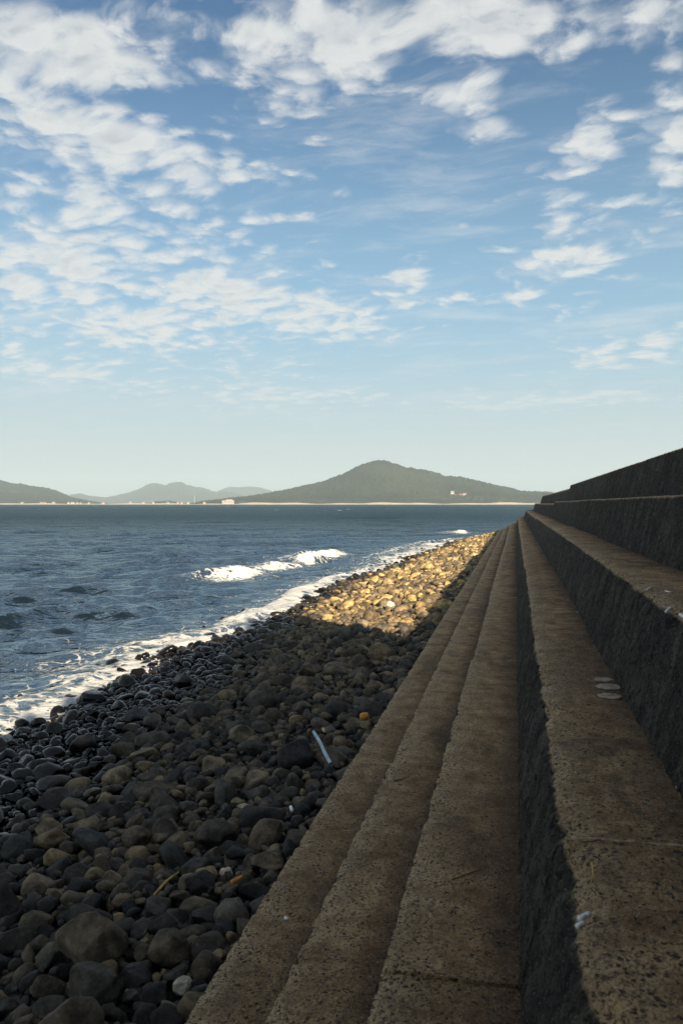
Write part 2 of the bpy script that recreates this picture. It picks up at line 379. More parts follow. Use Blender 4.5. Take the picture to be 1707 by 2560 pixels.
def mat_hill(name, c1, c2, c3, sc=1.0):
    m, t, b = material(name)
    p = t.node('ShaderNodeNewGeometry').outputs['Position']
    a = t.noise(p, 0.0035 * sc, 6, 0.6, 0.4); f = t.noise(p, 0.045 * sc, 5, 0.7); v = t.voro(p, 0.07 * sc).outputs['Distance']
    c = t.mix(t.ss(a, 0.35, 0.65), c1 + (1,), c2 + (1,))
    c = t.mix(t.math('MULTIPLY', t.ss(f, 0.5, 0.75), 0.6), c, c3 + (1,))
    c = t.mix(t.ss(v, 0.3, 0.75, 0.0, 0.6), c, (0.015, 0.02, 0.012, 1))
    bare = t.math('MULTIPLY', t.ss(t.noise(p, 0.012 * sc, 4, 0.6), 0.63, 0.72), t.ss(t.sep(p)[2], 90, 20))
    c = t.mix(t.math('MULTIPLY', bare, 0.7), c, (0.20, 0.17, 0.09, 1))
    t.set(b.inputs['Base Color'], c); b.inputs['Roughness'].default_value = 1.0; b.inputs['Specular IOR Level'].default_value = 0.0
    bp = t.node('ShaderNodeBump', {'Height': t.math('MULTIPLY_ADD', v, -6.0, t.math('MULTIPLY', f, 10.0)), 'Strength': 0.8, 'Distance': 1.0})
    t.set(b.inputs['Normal'], bp.outputs[0])
    return m

M_CONC = mat_concrete()
M_STONE = mat_stone('beach_stone', 'attr')
M_COBBLE = mat_stone('cobble_stone', 'obj')
M_SEA = mat_sea()
M_SHINGLE = plain('dark_wet_shingle', (0.035, 0.033, 0.030), 0.8, 0.5, 25)
M_MORTAR = plain('pale_mortar', (0.40, 0.31, 0.20), 0.9, 0.35, 60)

# ------------------------------------------------------------------ layout of the shore
T0, RAD = 50.0, 70.0                     # straight until T0, then the coast bends to the right
def path(t, u):
    """distance along the wall t, offset u (right positive) -> world x, y"""
    t = np.asarray(t, float); u = np.asarray(u, float)
    a = np.clip((t - T0) / RAD, 0, 1.5)
    x = RAD - (RAD - u) * np.cos(a); y = np.minimum(t, T0) + (RAD - u) * np.sin(a)
    return x, y
def to_path(x, y):
    x = np.asarray(x, float); y = np.asarray(y, float)
    a = np.arctan2(y - T0, RAD - x); r = np.hypot(RAD - x, y - T0)
    bend = (y > T0)
    return np.where(bend, T0 + a * RAD, y), np.where(bend, RAD - r, x)
def u_water(t):
    t = np.asarray(t, float)
    return -5.55 + 0.35 * sstep(t, 13, 6) + np.clip(t - 22, 0, 60) * 0.052 + 0.22 * np.sin(t * 0.45) + 0.14 * np.sin(t * 1.3 + 1)
U_STEP, Z_TOP = -1.064, 0.70
def beach_z(t, u):
    uw = u_water(t); f = (u - uw) / (U_STEP - uw)
    return np.where(f > 0, Z_TOP * np.maximum(f, 0) ** 0.92, f * 0.8)

# ------------------------------------------------------------------ sea
def build_sea():
    head = YAW + math.pi / 2
    fine = np.arange(-0.44, 0.47, 0.0024)
    ang = np.concatenate([np.arange(-2.2, -0.44, 0.05), fine, np.arange(0.47, 1.9, 0.04)]) + head
    r = [4.5]
    while r[-1] < 520: r.append(r[-1] * 1.0058 + 0.005)
    while r[-1] < 30000: r.append(r[-1] * 1.05)
    r = np.array(r)
    R, A = np.meshgrid(r, ang, indexing='ij')
    X = R * np.cos(A); Y = R * np.sin(A)
    cell = np.gradient(r)[:, None] * np.ones_like(A)
    t, u = to_path(X, Y)
    dw = u_water(t) - u                                        # metres offshore
    H = np.zeros_like(X); DX = np.zeros_like(X); DY = np.zeros_like(X)
    rg = np.random.default_rng(5)
    main = math.atan2(-0.74, 0.67)
    shoal = sstep(dw, -0.5, 7.0)
    for k in range(140):
        lam = 0.3 * (9.0 / 0.3) ** rg.random()
        th = main + rg.normal() * (0.20 if lam > 1.6 else 0.42)
        kk = 2 * math.pi / lam
        amp = 0.0180 * lam ** 0.62 * math.exp(-(lam / 5.0) ** 2) * (0.5 + rg.random())
        ph = rg.random() * 6.283
        keep = sstep(lam / cell, 3.0, 6.0)
        arg = kk * (X * math.cos(th) + Y * math.sin(th)) + ph
        c, s = np.cos(arg), np.sin(arg)
        a = amp * keep
        H += a * c; DX += -0.65 * a * math.cos(th) * s; DY += -0.65 * a * math.sin(th) * s
    group = 0.75 + 0.55 * fbm(np.stack([X * 0.06, Y * 0.06, X * 0 + 2.2], -1), 3)
    H *= group
    H = 0.42 * np.tanh(H / 0.42)
    crest = H.copy()
    H *= 0.25 + 0.75 * shoal; DX *= shoal; DY *= shoal
    # shore-parallel swell that steepens as it comes in
    nz = fbm(np.stack([t * 0.07, u * 0.05, t * 0 + 9.1], -1), 3)
    swell = np.zeros_like(X); foam = np.zeros_like(X)
    fn = fbm(np.stack([X * 0.9, Y * 0.9, X * 0], -1), 4)
    fn2 = fbm(np.stack([t * 0.22, u * 0.5, t * 0 + 3.3], -1), 3)
    # the three breakers out on the bar: (photo px left, right ends), height
    for (xa, ya, xb, yb, hh) in ((530, 1440, 628, 1424, .17), (640, 1418, 722, 1406, .13), (748, 1400, 846, 1376, .24), (1138, 1331, 1158, 1326, .20)):
        pa, _ = at_z(xa, ya, 0.15); pb, _ = at_z(xb, yb, 0.15)
        ax = Vector((pb.x - pa.x, pb.y - pa.y)); Ln = ax.length; ax /= Ln
        nx, ny = ax.y, -ax.x                                   # shoreward normal (to the right of travel along +Y)
        s_ = (X - pa.x) * ax.x + (Y - pa.y) * ax.y; n_ = (X - pa.x) * nx + (Y - pa.y) * ny - 0.25 * fn
        env = sstep(s_, -0.9, 0.8) * sstep(s_, Ln + 1.2, Ln - 0.6)
        prof = np.where(n_ < 0, np.exp(-(n_ / 1.3) ** 2), np.exp(-(n_ / 0.36) ** 2))
        H += hh * env * prof * (1 + 0.45 * fn)
        foam = np.maximum(foam, env * sstep(n_, -0.75, -0.05) * sstep(n_, 0.95, 0.30) * (0.98 + 0.55 * fn))
        foam = np.maximum(foam, 0.52 * env * sstep(n_, -3.0, -0.4) * sstep(n_, 2.2, 0.2))
    # swash and broken water along the stones
    wob = 0.75 * nz + 0.35 * fn2
    edge = dw + 0.8 * wob
    reach = 0.82 + 0.65 * fbm(np.stack([t * 0.11, t * 0 + 5, t * 0], -1), 2) + 1.8 * np.exp(-((t - 46) / 9.0) ** 2)
    band = sstep(edge, reach, reach * 0.15)
    foam = np.maximum(foam, np.where(dw > -2.5, band * (0.92 + 0.5 * fn + 0.25 * fn2), 0))
    foam = np.maximum(foam, (0.50 - 0.12 * sstep(t, 14, 8)) * sstep(edge, reach + 2.2, reach * 0.6) * (0.85 + 0.5 * fn2))
    bore = np.exp(-((edge - reach * 0.85) / 0.40) ** 2)
    H += 0.16 * bore * (0.6 + 0.8 * nz + 0.4 * fn) * (dw > -1) + 0.05 * band * (1 + fn)
    foam = np.maximum(foam, bore * (0.75 + 0.6 * nz))
    # scattered whitecaps where crests are high
    wc = fbm(np.stack([X * 0.045, Y * 0.06, X * 0 + 7.7], -1), 3)
    near = sstep(R, 26, 60)
    sd = 0.16
    foam = np.maximum(foam, near * sstep(crest, 2.3 * sd, 3.0 * sd) * sstep(wc, 0.22, 0.5) * 1.0)
    far = fbm(np.stack([X * 0.11, Y * 0.035, X * 0 + 1.7], -1), 3)
    foam = np.maximum(foam, sstep(R, 70, 130) * sstep(R, 1300, 300) * sstep(far, 0.80, 1.0) * 1.0)
    H *= sstep(R, 600, 250); DX *= sstep(R, 600, 250); DY *= sstep(R, 600, 250)
    V = np.stack([X + DX, Y + DY, H], -1).reshape(-1, 3)
    me = mesh_np('sea', V, grid_faces(len(r), len(ang)), M_SEA, True, {'foam': np.clip(foam, 0, 1.3).ravel()})
    tag(link('sea', me), kind='structure')
build_sea()

# ------------------------------------------------------------------ beach base and inland ground
beach = None
def build_beach():
    global beach
    ts = np.concatenate([np.arange(-6, 20, 0.12), np.arange(20, 110, 0.5)]); us = np.arange(-9.0, -0.3, 0.12)
    T, U = np.meshgrid(ts, us, indexing='ij')
    Z = beach_z(T, U) - 0.05 + 0.03 * fbm(np.stack([T * 1.2, U * 1.2, T * 0], -1), 3)
    X, Y = path(T, U)
    me = mesh_np('beach', np.stack([X, Y, Z], -1).reshape(-1, 3), grid_faces(len(ts), len(us)), M_SHINGLE)
    beach = tag(link('beach', me), kind='structure')
    ts = np.concatenate([np.arange(-4, 50, 6.0), np.arange(50, 150, 3.0)]); us = np.array([1.75, 3, 6, 12, 25, 45])
    T, U = np.meshgrid(ts, us, indexing='ij'); X, Y = path(T, U)
    me = mesh_np('ground', np.stack([X, Y, np.full_like(X, 2.1)], -1).reshape(-1, 3), grid_faces(len(ts), len(us)),
                 plain('inland_gravel', (0.16, 0.14, 0.11), 0.95, 0.3, 3))
    tag(link('ground', me), kind='structure')
build_beach()

# ------------------------------------------------------------------ the stepped sea wall
# course: front foot (u, z), nosing (u, z), back of its tread
COURSES = [dict(uf=-1.075, zf=0.10, un=-1.064, zn=0.90, ub=-0.66, seam=5.15 - 4.55 * 2, chip=.022),
           dict(uf=-0.728, zf=0.86, un=-0.713, zn=1.10, ub=-0.31, seam=5.70 - 4.55 * 2, chip=.028),
           dict(uf=-0.377, zf=1.06, un=-0.362, zn=1.30, ub=0.10, seam=2.19 - 4.55, chip=.022),
           dict(uf=0.005, zf=1.26, un=0.112, zn=1.72, ub=0.60, seam=2.18 - 4.55, chip=.044),
           dict(uf=0.478, zf=1.68, un=0.594, zn=2.18, ub=1.10, seam=1.30 - 4.55, chip=.048),
           dict(uf=0.976, zf=2.14, un=1.090, zn=2.656, ub=1.60, seam=-4.0, chip=.020),
           dict(uf=1.455, zf=2.61, un=1.575, zn=3.150, ub=1.88, seam=-4.2, chip=.020)]
seawall = tag(empty('seawall', (0.3, 0, 0.9)), 'long weathered concrete seawall stepping up from the cobble beach to a dark parapet', 'seawall')
def build_course(ci, c):
    L = math.hypot(c['un'] - c['uf'], c['zn'] - c['zf'])
    top = c['ub'] - c['un']
    long_ = 4.55 if ci < 5 else 9.4
    seams = [c['seam'] + long_ * k for k in range(40)]
    if ci >= 5: seams = [-4.0, 5.0, 14.6, 24.0 if ci == 5 else 24.6, 34, 43.5, 53, 62.5, 72, 81.5, 91, 100]
    for a, b in zip(seams[:-1], seams[1:]):
        if a < -4.6 or a > 92: continue
        dz = du = 0.0
        if ci == 6 and a > 24: dz, du = -0.085, 0.02
        if ci == 5 and a > 23.5: dz, du = -0.045, 0.05
        rg = np.random.default_rng(int(ci * 100 + a * 3 + 50))
        dz += rg.normal() * 0.004; du += rg.normal() * 0.004
        mid = max(1.5, a)
        st = 0.011 if mid < 3 else min(0.5, max(0.013, 0.0038 * mid))
        ts = np.linspace(a + 0.001, b - 0.001, max(3, int((b - a) / st) + 1))
        sp = 0.012 if mid < 8 else (0.03 if mid < 24 else 0.08)
        nf = max(3, int(L / sp)); nt = max(4, int(top / sp))
        qf = np.linspace(0, 1, nf, endpoint=False); qt = np.linspace(0, 1, nt + 1)
        pu = np.concatenate([c['uf'] + (c['un'] - c['uf']) * qf, c['un'] + top * qt, [c['ub'], c['uf']]]) + du
        pz = np.concatenate([c['zf'] + (c['zn'] - c['zf']) * qf, np.full(nt + 1, c['zn']), [c['zf'], c['zf']]])
        pz = pz + dz * np.concatenate([qf, np.ones(nt + 1), [0, 0]])
        s = np.concatenate([(qf - 1) * L, qt * top, [9, 9]])           # signed distance from the nosing
        n = len(pu); m = len(ts)
        T = np.repeat(ts[:, None], n, 1); S = np.repeat(s[None], m, 0)
        U = np.repeat(pu[None], m, 0); Z = np.repeat(pz[None], m, 0)
        real = (S < 8)
        front = (S < 0) & real
        P3 = np.stack([T, U, Z], -1)
        rough = 0.0035 * fbm(P3 * 14, 3) + 0.003 * fbm(P3 * 45, 2)
        wave = 0.008 * perlin(np.stack([T * 0.6, U * 0 + ci, U * 0], -1))
        # chipped, rounded nosing
        chipn = fbm(np.stack([T * 9.0, U * 2 + ci * 7, Z * 2], -1), 4, 0.62)
        depth = c['chip'] * (0.38 + 0.75 * np.clip(chipn + 0.1, 0, 1.6))
        wdt = 0.018 + 0.035 * np.clip(chipn + 0.35, 0, 1.5)
        near = np.exp(-(S / wdt) ** 2)
        nu, nzv = (-(c['zn'] - c['zf']) / L, (c['un'] - c['uf']) / L)
        off = depth * near
        DU = np.where(front, nu * (rough * (2.5 if ci > 2 else 1.5) + wave), 0) + off * 0.62 * real
        DZ = np.where(front, nzv * rough, rough * 0.8 + wave * 0.3) - off * 0.62 * real
        # tread slightly dished and drained to the front
        U = U + np.where(real, DU, 0); Z = Z + np.where(real, DZ, 0)
        X, Y = path(T, U)
        V = np.stack([X, Y, Z], -1).reshape(-1, 3)
        F = [grid_faces(m, n, True)]
        F.append(np.stack([np.arange(n)], 0)[:, ::-1]); F.append(np.stack([np.arange(n) + (m - 1) * n], 0))
        wear = np.exp(-(np.abs(S) / np.where(front, 0.03, 0.10)) ** 1.5) * real * (0.75 + 0.5 * fbm(P3 * 2.2, 3))
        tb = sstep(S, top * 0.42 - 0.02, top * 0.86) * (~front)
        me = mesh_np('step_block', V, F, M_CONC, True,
                     {'wear': np.clip(wear, 0, 1).ravel(), 'riser': front.astype(float).ravel(), 'dirt_shade': tb.ravel()})
        ob = link('step_block' if ci < 6 else 'parapet_block', me, seawall)
        ob.matrix_parent_inverse = seawall.matrix_world.inverted()
        # thin flash of mortar standing at the joint
        if ci < 5 and 0 < a < 26 and rg.random() < 0.9:
            k = 34; uu = np.linspace(c['un'] + 0.02, c['ub'] - 0.08, k) + du
            jig = a + 0.006 * fbm(np.stack([uu * 9, uu * 0 + a, uu * 0], -1), 3)
            w = 0.008 * (0.6 + 0.6 * rg.random(k)); hgt = 0.007 + 0.005 * rg.random(k)
            x0, y0 = path(jig - w, uu); x1, y1 = path(jig, uu); x2, y2 = path(jig + w, uu)
            zb = c['zn'] - 0.004
            V = np.stack([np.stack([x0, y0, x0 * 0 + zb], -1), np.stack([x1, y1, zb + hgt], -1), np.stack([x2, y2, x2 * 0 + zb], -1)], 1).reshape(-1, 3)
            jo = link('mortar_joint', mesh_np('mortar_joint', V, grid_faces(k, 3), M_MORTAR, False), seawall)
            jo.matrix_parent_inverse = seawall.matrix_world.inverted()
bpy.context.view_layer.update()
for ci, c in enumerate(COURSES): build_course(ci, c)

# ------------------------------------------------------------------ stones
def ico(sub):
    import bmesh
    bm = bmesh.new(); bmesh.ops.create_icosphere(bm, subdivisions=sub, radius=1.0)
    v = np.array([x.co[:] for x in bm.verts]); f = np.array([[q.index for q in x.verts] for x in bm.faces]); bm.free()
    return v, f
ICO = {k: ico(k) for k in (1, 2, 3, 4)}
def rock_shape(seed, sub, angular=0.5, ax=None):
    rg = np.random.default_rng(seed); d, f = ICO[sub]
    sc = np.array(ax if ax is not None else (1.0, rg.uniform(.62, .92), rg.uniform(.48, .74)))
    p = d * 1.0
    p = p * (1 + 0.22 * fbm(d * 0.9 + seed * 3.1, 2))[:, None]
    for k in range(rg.integers(6, 13)):
        n = rg.normal(size=3); n /= np.linalg.norm(n); off = rg.uniform(0.48, 0.78) if rg.random() < angular else rg.uniform(.70, .92)
        h = p @ n - off
        p = p - n * np.where(h > 0, h * 0.96, 0)[:, None]
    p = p / np.abs(p).max()
    if sub >= 3: p = p * (1 + 0.055 * fbm(d * 4.0 + seed, 4, 0.55))[:, None]
    p = p * sc
    return p, f
NPROTO = 26
PROTO = {s: [rock_shape(100 + i, s, 0.40 + 0.55 * (i % 3) / 2)[0] for i in range(NPROTO)] for s in (1, 2, 3)}

# sizes of boulders one can point at: photo px (centre x, y, width, height), tone, shape seed, angular, label
BOULDERS = [
 (232, 2352, 200, 150, .33, 1, .6, 'biggest boulder of all, mottled grey, low on the stones at bottom left'),
 (240, 2470, 150, 150, .20, 2, .1, 'smooth round dark boulder just below the biggest mottled boulder'),
 (425, 2372, 118, 120, .28, 3, .2, 'plain round grey boulder right of the biggest mottled boulder'),
 (678, 2150, 120, 74, .52, 4, .9, 'flat wedge-shaped blue-grey slab lying against the lowest concrete step'),
 (456, 2464, 50, 58, .99, 5, .1, 'small pale whitish egg-shaped stone near the bottom edge, among black boulders'),
 (566, 2184, 36, 40, .98, 6, .1, 'pale rounded pebble beside the orange stick'),
 (498, 2210, 84, 86, .05, 7, .9, 'angular blue-black stone just left of the pale pebble'),
 (611, 2018, 42, 28, .93, 8, .1, 'small ochre yellow oval pebble in the dark shaded stones'),
 (132, 2092, 100, 70, .56, 9, .7, 'grey boulder with a pale sloping face at far left of the shaded beach'),
 (345, 2096, 80, 84, .36, 10, .6, 'brown tilted boulder with a flat lit face in the dark left foreground'),
 (545, 2086, 108, 100, .22, 11, .1, 'large dark oval boulder left of the lowest step'),
 (974, 1515, 30, 32, 1.0, 12, .9, 'palest whitish angular block in the sunlit patch of stones'),
 (605, 1838, 70, 64, .68, 13, .3, 'tan round boulder standing behind a long smooth dark one'),
 (630, 1868, 84, 46, .18, 14, .1, 'long smooth dark boulder in front of the tan round one'),
 (235, 1742, 74, 40, .02, 15, .3, 'big wet black rock awash at the left end of the surf'),
 (466, 1656, 36, 30, .04, 16, .3, 'single wet black rock standing in white foam midway along the surf'),
 (381, 1662, 30, 18, .04, 17, .3, 'small wet black rock alone in the water, outermost in the foam'),
 (807, 1478, 30, 22, .10, 18, .3, 'dark rock surrounded by bright foam beside the sunlit stones'),
 (585, 1568, 26, 16, .08, 19, .3, 'low dark rock in the wash left of the sunlit stones')]
placed = []                                     # x, y, radius of stones already set
def build_boulders():
    for (px, py, w, h, tone, seed, ang, label) in BOULDERS:
        z = 0.5
        for _ in range(6):
            p, k = at_z(px, py, z); t, u = to_path(p.x, p.y); z = max(0.02, float(beach_z(t, u))) + 0.32 * w / FPX * k
        r = 0.5 * w / FPX * k
        asp = min(1.0, max(0.42, h / w * 0.78))
        vv, f = rock_shape(seed + 400, 4, ang, (1.0, 0.85, asp))
        vv = vv / np.abs(vv[:, 0]).max() * r
        me = mesh_np('boulder', vv, f, M_COBBLE)
        o = link('boulder', me); o.location = (p.x, p.y, z + 0.02 * r)
        o.rotation_euler = (random.uniform(-.15, .15), random.uniform(-.15, .15), -YAW * 0 + random.uniform(-.3, .3))
        o.color = (tone, 0, 0, 1)
        tag(o, label, 'boulder', 'boulders one can single out on the beach')
        placed.append((p.x, p.y, r * 0.9))
build_boulders()

def scatter_stones():
    cell = 0.5; H = {}
    def near(x, y):
        i, j = int(math.floor(x / cell)), int(math.floor(y / cell))
        for a in (i - 1, i, i + 1):
            for b in (j - 1, j, j + 1):
                yield from H.get((a, b), ())
    def put(x, y, r): H.setdefault((int(math.floor(x / cell)), int(math.floor(y / cell))), []).append((x, y, r))
    for q in placed: put(*q)
    rg = random.Random(21); out = []
    def pass_(n, t0, t1, rlo, rhi, pack, power=1.0, umin=None, layer=0):
        for _ in range(n):
            t = t0 + (t1 - t0) * rg.random() ** power
            uw = float(u_water_c(t))
            spread = 1.1 if layer == 0 else 0.6
            u = rg.uniform(uw - spread, U_STEP - 0.03)
            if u < uw - 0.1 and rg.random() < min(.97, 0.45 + (uw - u) * 0.7): continue
            r = rlo + (rhi - rlo) * rg.random() ** 1.8
            if u + r * 0.8 > U_STEP: continue
            x, y = path_c(t, u); ok = True
            for (a, b, q) in near(x, y):
                if (a - x) ** 2 + (b - y) ** 2 < (pack * (q + r)) ** 2: ok = False; break
            if ok: put(x, y, r); out.append((x, y, r, t, u, layer))
    pass_(140, 1.6, 14, .14, .19, .95)
    pass_(900, 12, 75, .13, .19, .92, 1.3)
    pass_(1500, 1.6, 14, .09, .135, .86)
    pass_(5000, 12, 75, .095, .14, .82, 1.25)
    pass_(9000, 1.6, 15, .055, .09, .76)
    pass_(18000, 14, 75, .075, .10, .78, 1.4)
    pass_(20000, 1.6, 14, .032, .056, .74)
    pass_(6000, 14, 45, .055, .080, .76, 1.3)
    pass_(12000, 1.6, 7, .016, .032, .74)
    for _ in range(9000):
        far = rg.random() < .45
        t = rg.uniform(1.6, 13) if not far else rg.uniform(13, 45); uw = float(u_water_c(t)); u = rg.uniform(uw - .2, U_STEP - .08)
        r = rg.uniform(.045, .085); x, y = path_c(t, u); out.append((x, y, r, t, u, 1))
    return out
def ss_c(x, a, b):
    q = min(max((x - a) / (b - a), 0), 1); return q * q * (3 - 2 * q)
def u_water_c(t): return -5.55 + 0.35 * ss_c(t, 13, 6) + min(max(t - 22, 0), 60) * 0.052 + 0.22 * math.sin(t * 0.45) + 0.14 * math.sin(t * 1.3 + 1)
def path_c(t, u):
    a = min(max((t - T0) / RAD, 0), 1.5); return RAD - (RAD - u) * math.cos(a), min(t, T0) + (RAD - u) * math.sin(a)
stones = scatter_stones()
print('stones', len(stones))
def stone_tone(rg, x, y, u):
    k = ss_c(y, 4, 20)                                # paler, more ochre stones along the farther beach, some of its sunlight painted in
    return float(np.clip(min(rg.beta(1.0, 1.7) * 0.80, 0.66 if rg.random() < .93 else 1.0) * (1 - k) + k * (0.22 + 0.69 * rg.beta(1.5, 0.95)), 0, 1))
def place_stones():
    rg = np.random.default_rng(77)
    vis = []
    Ri = CAM_R.inverted()
    for i, (x, y, r, t, u, ly) in enumerate(stones):
        z = float(beach_z(t, u)) + r * 0.22
        q = Ri @ (Vector((x, y, z)) - EYE)
        zc = -q.z
        inside = zc > 0.5 and abs(q.x / zc) * FPX < PW / 2 + 20 and abs(q.y / zc) * FPX < PH / 2 + 40
        vis.append((r / zc if inside and ly == 0 else 0.0, i))
    vis.sort(reverse=True)
    singles = {i for v, i in vis[:300] if v > 0}
    cobble_me = [mesh_np('cobble', PROTO[3][k], ICO[3][1], M_COBBLE) for k in range(NPROTO)]
    V, F, TN = [], [], []; base = 0
    for i, (x, y, r, t, u, ly) in enumerate(stones):
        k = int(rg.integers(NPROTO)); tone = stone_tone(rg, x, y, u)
        rot = Matrix.Rotation(rg.uniform(0, 6.283), 3, 'Z') @ Matrix.Rotation(rg.normal() * 0.38, 3, 'X') @ Matrix.Rotation(rg.normal() * 0.38, 3, 'Y')
        z = float(beach_z(t, u)) + (r * rg.uniform(0.16, 0.42) + (0.02 if r < .08 else 0) if ly == 0 else -r * rg.uniform(0.15, 0.6))
        if ly == 0 and u < float(u_water_c(t)): z = max(z, -0.35 * r + rg.uniform(0, .5) * r)
        sc = r * 1.12
        if i in singles:
            o = bpy.data.objects.new('cobble', cobble_me[k]); COL.objects.link(o); o.parent = beach
            o.matrix_world = Matrix.Translation((x, y, z)) @ (rot @ Matrix.Scale(sc, 3)).to_4x4()
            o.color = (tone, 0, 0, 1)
            continue
        size = r / max(1.0, y)
        s = 1 if ly else (3 if (y < 6 and r > .07) else (2 if (size > 0.0036) else 1))
        p = PROTO[s][k] @ np.array(rot).T * sc + (x, y, z)
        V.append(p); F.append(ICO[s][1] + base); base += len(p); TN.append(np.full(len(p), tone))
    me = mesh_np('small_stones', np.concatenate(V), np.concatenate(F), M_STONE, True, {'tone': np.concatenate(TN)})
    o = link('small_stones', me, beach); o['kind'] = 'stuff'
    print('stuff tris', sum(len(f) for f in F))
place_stones()

# ------------------------------------------------------------------ unseen rock added behind the viewer to shade the foreground
def build_shade_blocker():
    """an added rock wall behind and right of the viewer, shaped to block light; its crest slopes down to the sea"""
    ctl = [(-5.6, -2.3), (-2.0, -2.6), (0.8, -2.6), (2.5, -2.0), (2.95, -0.6), (2.9, 1.4), (2.75, 3.0), (2.5, 4.5)]
    pts = []
    for a, b in zip(ctl[:-1], ctl[1:]):
        for q in np.linspace(0, 1, 14, endpoint=False): pts.append((a[0] + (b[0] - a[0]) * q, a[1] + (b[1] - a[1]) * q))
    pts.append(ctl[-1]); pts = np.array(pts)
    tan = np.gradient(pts, axis=0); tan /= np.linalg.norm(tan, axis=1)[:, None]
    out = np.stack([tan[:, 1], -tan[:, 0]], 1)                  # away from the viewer
    rows = []
    for k, (p, o) in enumerate(zip(pts, out)):
        f = k / (len(pts) - 1); col_ = []
        lean = 1.5 * float(sstep(np.array(p[0]), -3.5, 1.0)) * float(sstep(np.array(f), 1.0, .80))
        xt = p[0] - o[0] * lean
        topz = max(0.3, 0.785 * (xt + 5.5) + 0.22 * math.sin(k * 0.9) + 0.15 * math.sin(k * 2.3 + 1))
        for q in np.linspace(0, 1, 26): col_.append((p[0] - o[0] * lean * q ** 2, p[1] - o[1] * lean * q ** 2, -1 + q * (topz + 1)))
        th = 0.4 + 5.0 * float(sstep(np.array(f), 0.75, 0.2))
        for q in (0.3, 0.65, 1.0): col_.append((xt + o[0] * (lean + th) * q, p[1] - o[1] * lean + o[1] * (lean + th) * q, topz - 0.25 * q))
        col_.append((p[0] + o[0] * th, p[1] + o[1] * th, -1))
        rows.append(col_)
    V = np.array(rows); n, m = V.shape[:2]
    N = fbm(V * 0.8, 4)
    for a in (0, 1): V[:, :26, a] += 0.35 * np.abs(N[:, :26]) * out[:, None, a] * (np.arange(n) < n - 6)[:, None]
    F = [grid_faces(n, m), np.arange(m)[None, :], (np.arange(m) + (n - 1) * m)[None, ::-1]]
    me = mesh_np('shade_blocker', V.reshape(-1, 3), F, plain('shade_blocker_rock', (0.045, 0.042, 0.038), 0.95, 0.5, 0.8), False)
    tag(link('shade_blocker', me), kind='structure')
build_shade_blocker()

# ------------------------------------------------------------------ far shore
def sil(points, D, front, name, mat, z_amp, fuzz, n=420, m=46, back=900, seed=0):
    """terrain whose skyline runs through the given points of the 1568-wide view, its ridge D metres away"""
    xs = np.array([p[0] for p in points]) * PW / 1568; ys = np.array([p[1] for p in points]) * PW / 1568
    px = np.linspace(xs[0], xs[-1], n); py = np.interp(px, xs, ys)
    k = np.ones(5) / 5; py = np.convolve(np.pad(py, 2, mode='edge'), k, mode='valid')
    V = np.zeros((n, m, 3)); q = np.linspace(0, 1, m)
    dist = np.where(q < .7, front + (D - front) * (q / .7), D + back * (q - .7) / .3)
    shape = np.where(q < .7, np.sin(q / .7 * math.pi / 2) ** 1.25, np.cos((q - .7) / .3 * math.pi / 2))
    for i in range(n):
        d = ray(px[i], 1259.0); d = d / math.hypot(d.x, d.y)
        cosang = d.x * -math.sin(YAW) + d.y * math.cos(YAW)
        h = max(0.5, (1259.5 - py[i]) / FPX * D * 1.0 + 2.6)
        V[i, :, 0] = d.x * dist / cosang; V[i, :, 1] = d.y * dist / cosang; V[i, :, 2] = h * shape
    base = V[..., 2].copy()
    nn = fbm(V * np.array([1 / 330., 1 / 330., 0]) + seed, 4)
    V[..., 2] += z_amp * nn * base * (1 - np.exp(-((q - .7) / .12) ** 2))[None]
    V[..., 2] += fuzz * (0.1 + perlin(V * np.array([1 / 14., 1 / 14., 0]) + seed)) * sstep(base, 1, 12)
    V[..., 2] += 0.45 * fuzz * perlin(V * np.array([1 / 55., 1 / 55., 0]) + seed + 5) * sstep(base, 8, 40)
    V[..., 2] = np.maximum(V[..., 2], -1)
    V[:, 0, 2] = -1
    me = mesh_np(name, V.reshape(-1, 3), grid_faces(n, m), mat)
    return tag(link(name, me), kind='structure')
M_H1 = mat_hill('wooded_hill', (0.010, 0.018, 0.010), (0.036, 0.046, 0.022), (0.085, 0.075, 0.040))
M_H2 = mat_hill('distant_hill', (0.014, 0.022, 0.014), (0.026, 0.034, 0.020), (0.045, 0.045, 0.028), 0.6)
sil([(420, 1158), (479, 1151), (529, 1145), (580, 1139), (635, 1130), (705, 1115), (745, 1106), (790, 1090), (830, 1073), (860, 1065), (884, 1063), (912, 1068), (931, 1076), (976, 1081),
     (1000, 1087), (1021, 1095), (1055, 1096), (1092, 1105), (1133, 1114), (1178, 1125), (1198, 1130), (1253, 1131), (1300, 1137), (1400, 1148), (1500, 1158)], 3300, 2500, 'hill', M_H1, .14, 6, 560, 60, seed=3)
sil([(-260, 1085), (-150, 1078), (-60, 1092), (0, 1104), (30, 1112), (70, 1118), (105, 1121), (135, 1130), (165, 1143), (210, 1152), (255, 1158), (300, 1162)],
    4300, 3000, 'hill', M_H2, .3, 5, 300, 40, seed=9)
sil([(120, 1150), (165, 1136), (185, 1134), (205, 1141), (245, 1143), (290, 1134), (320, 1124), (345, 1111), (360, 1110), (380, 1115), (400, 1108), (412, 1109), (432, 1119),
     (465, 1120), (490, 1130), (520, 1132), (560, 1140), (640, 1152)], 8200, 6500, 'hill', M_H2, .3, 6, 360, 30, 1500, seed=14)
sil([(440, 1150), (490, 1134), (520, 1122), (540, 1120), (570, 1118), (600, 1121), (625, 1129), (680, 1142)], 9500, 8000, 'hill', M_H2, .3, 6, 160, 24, 1500, seed=21)
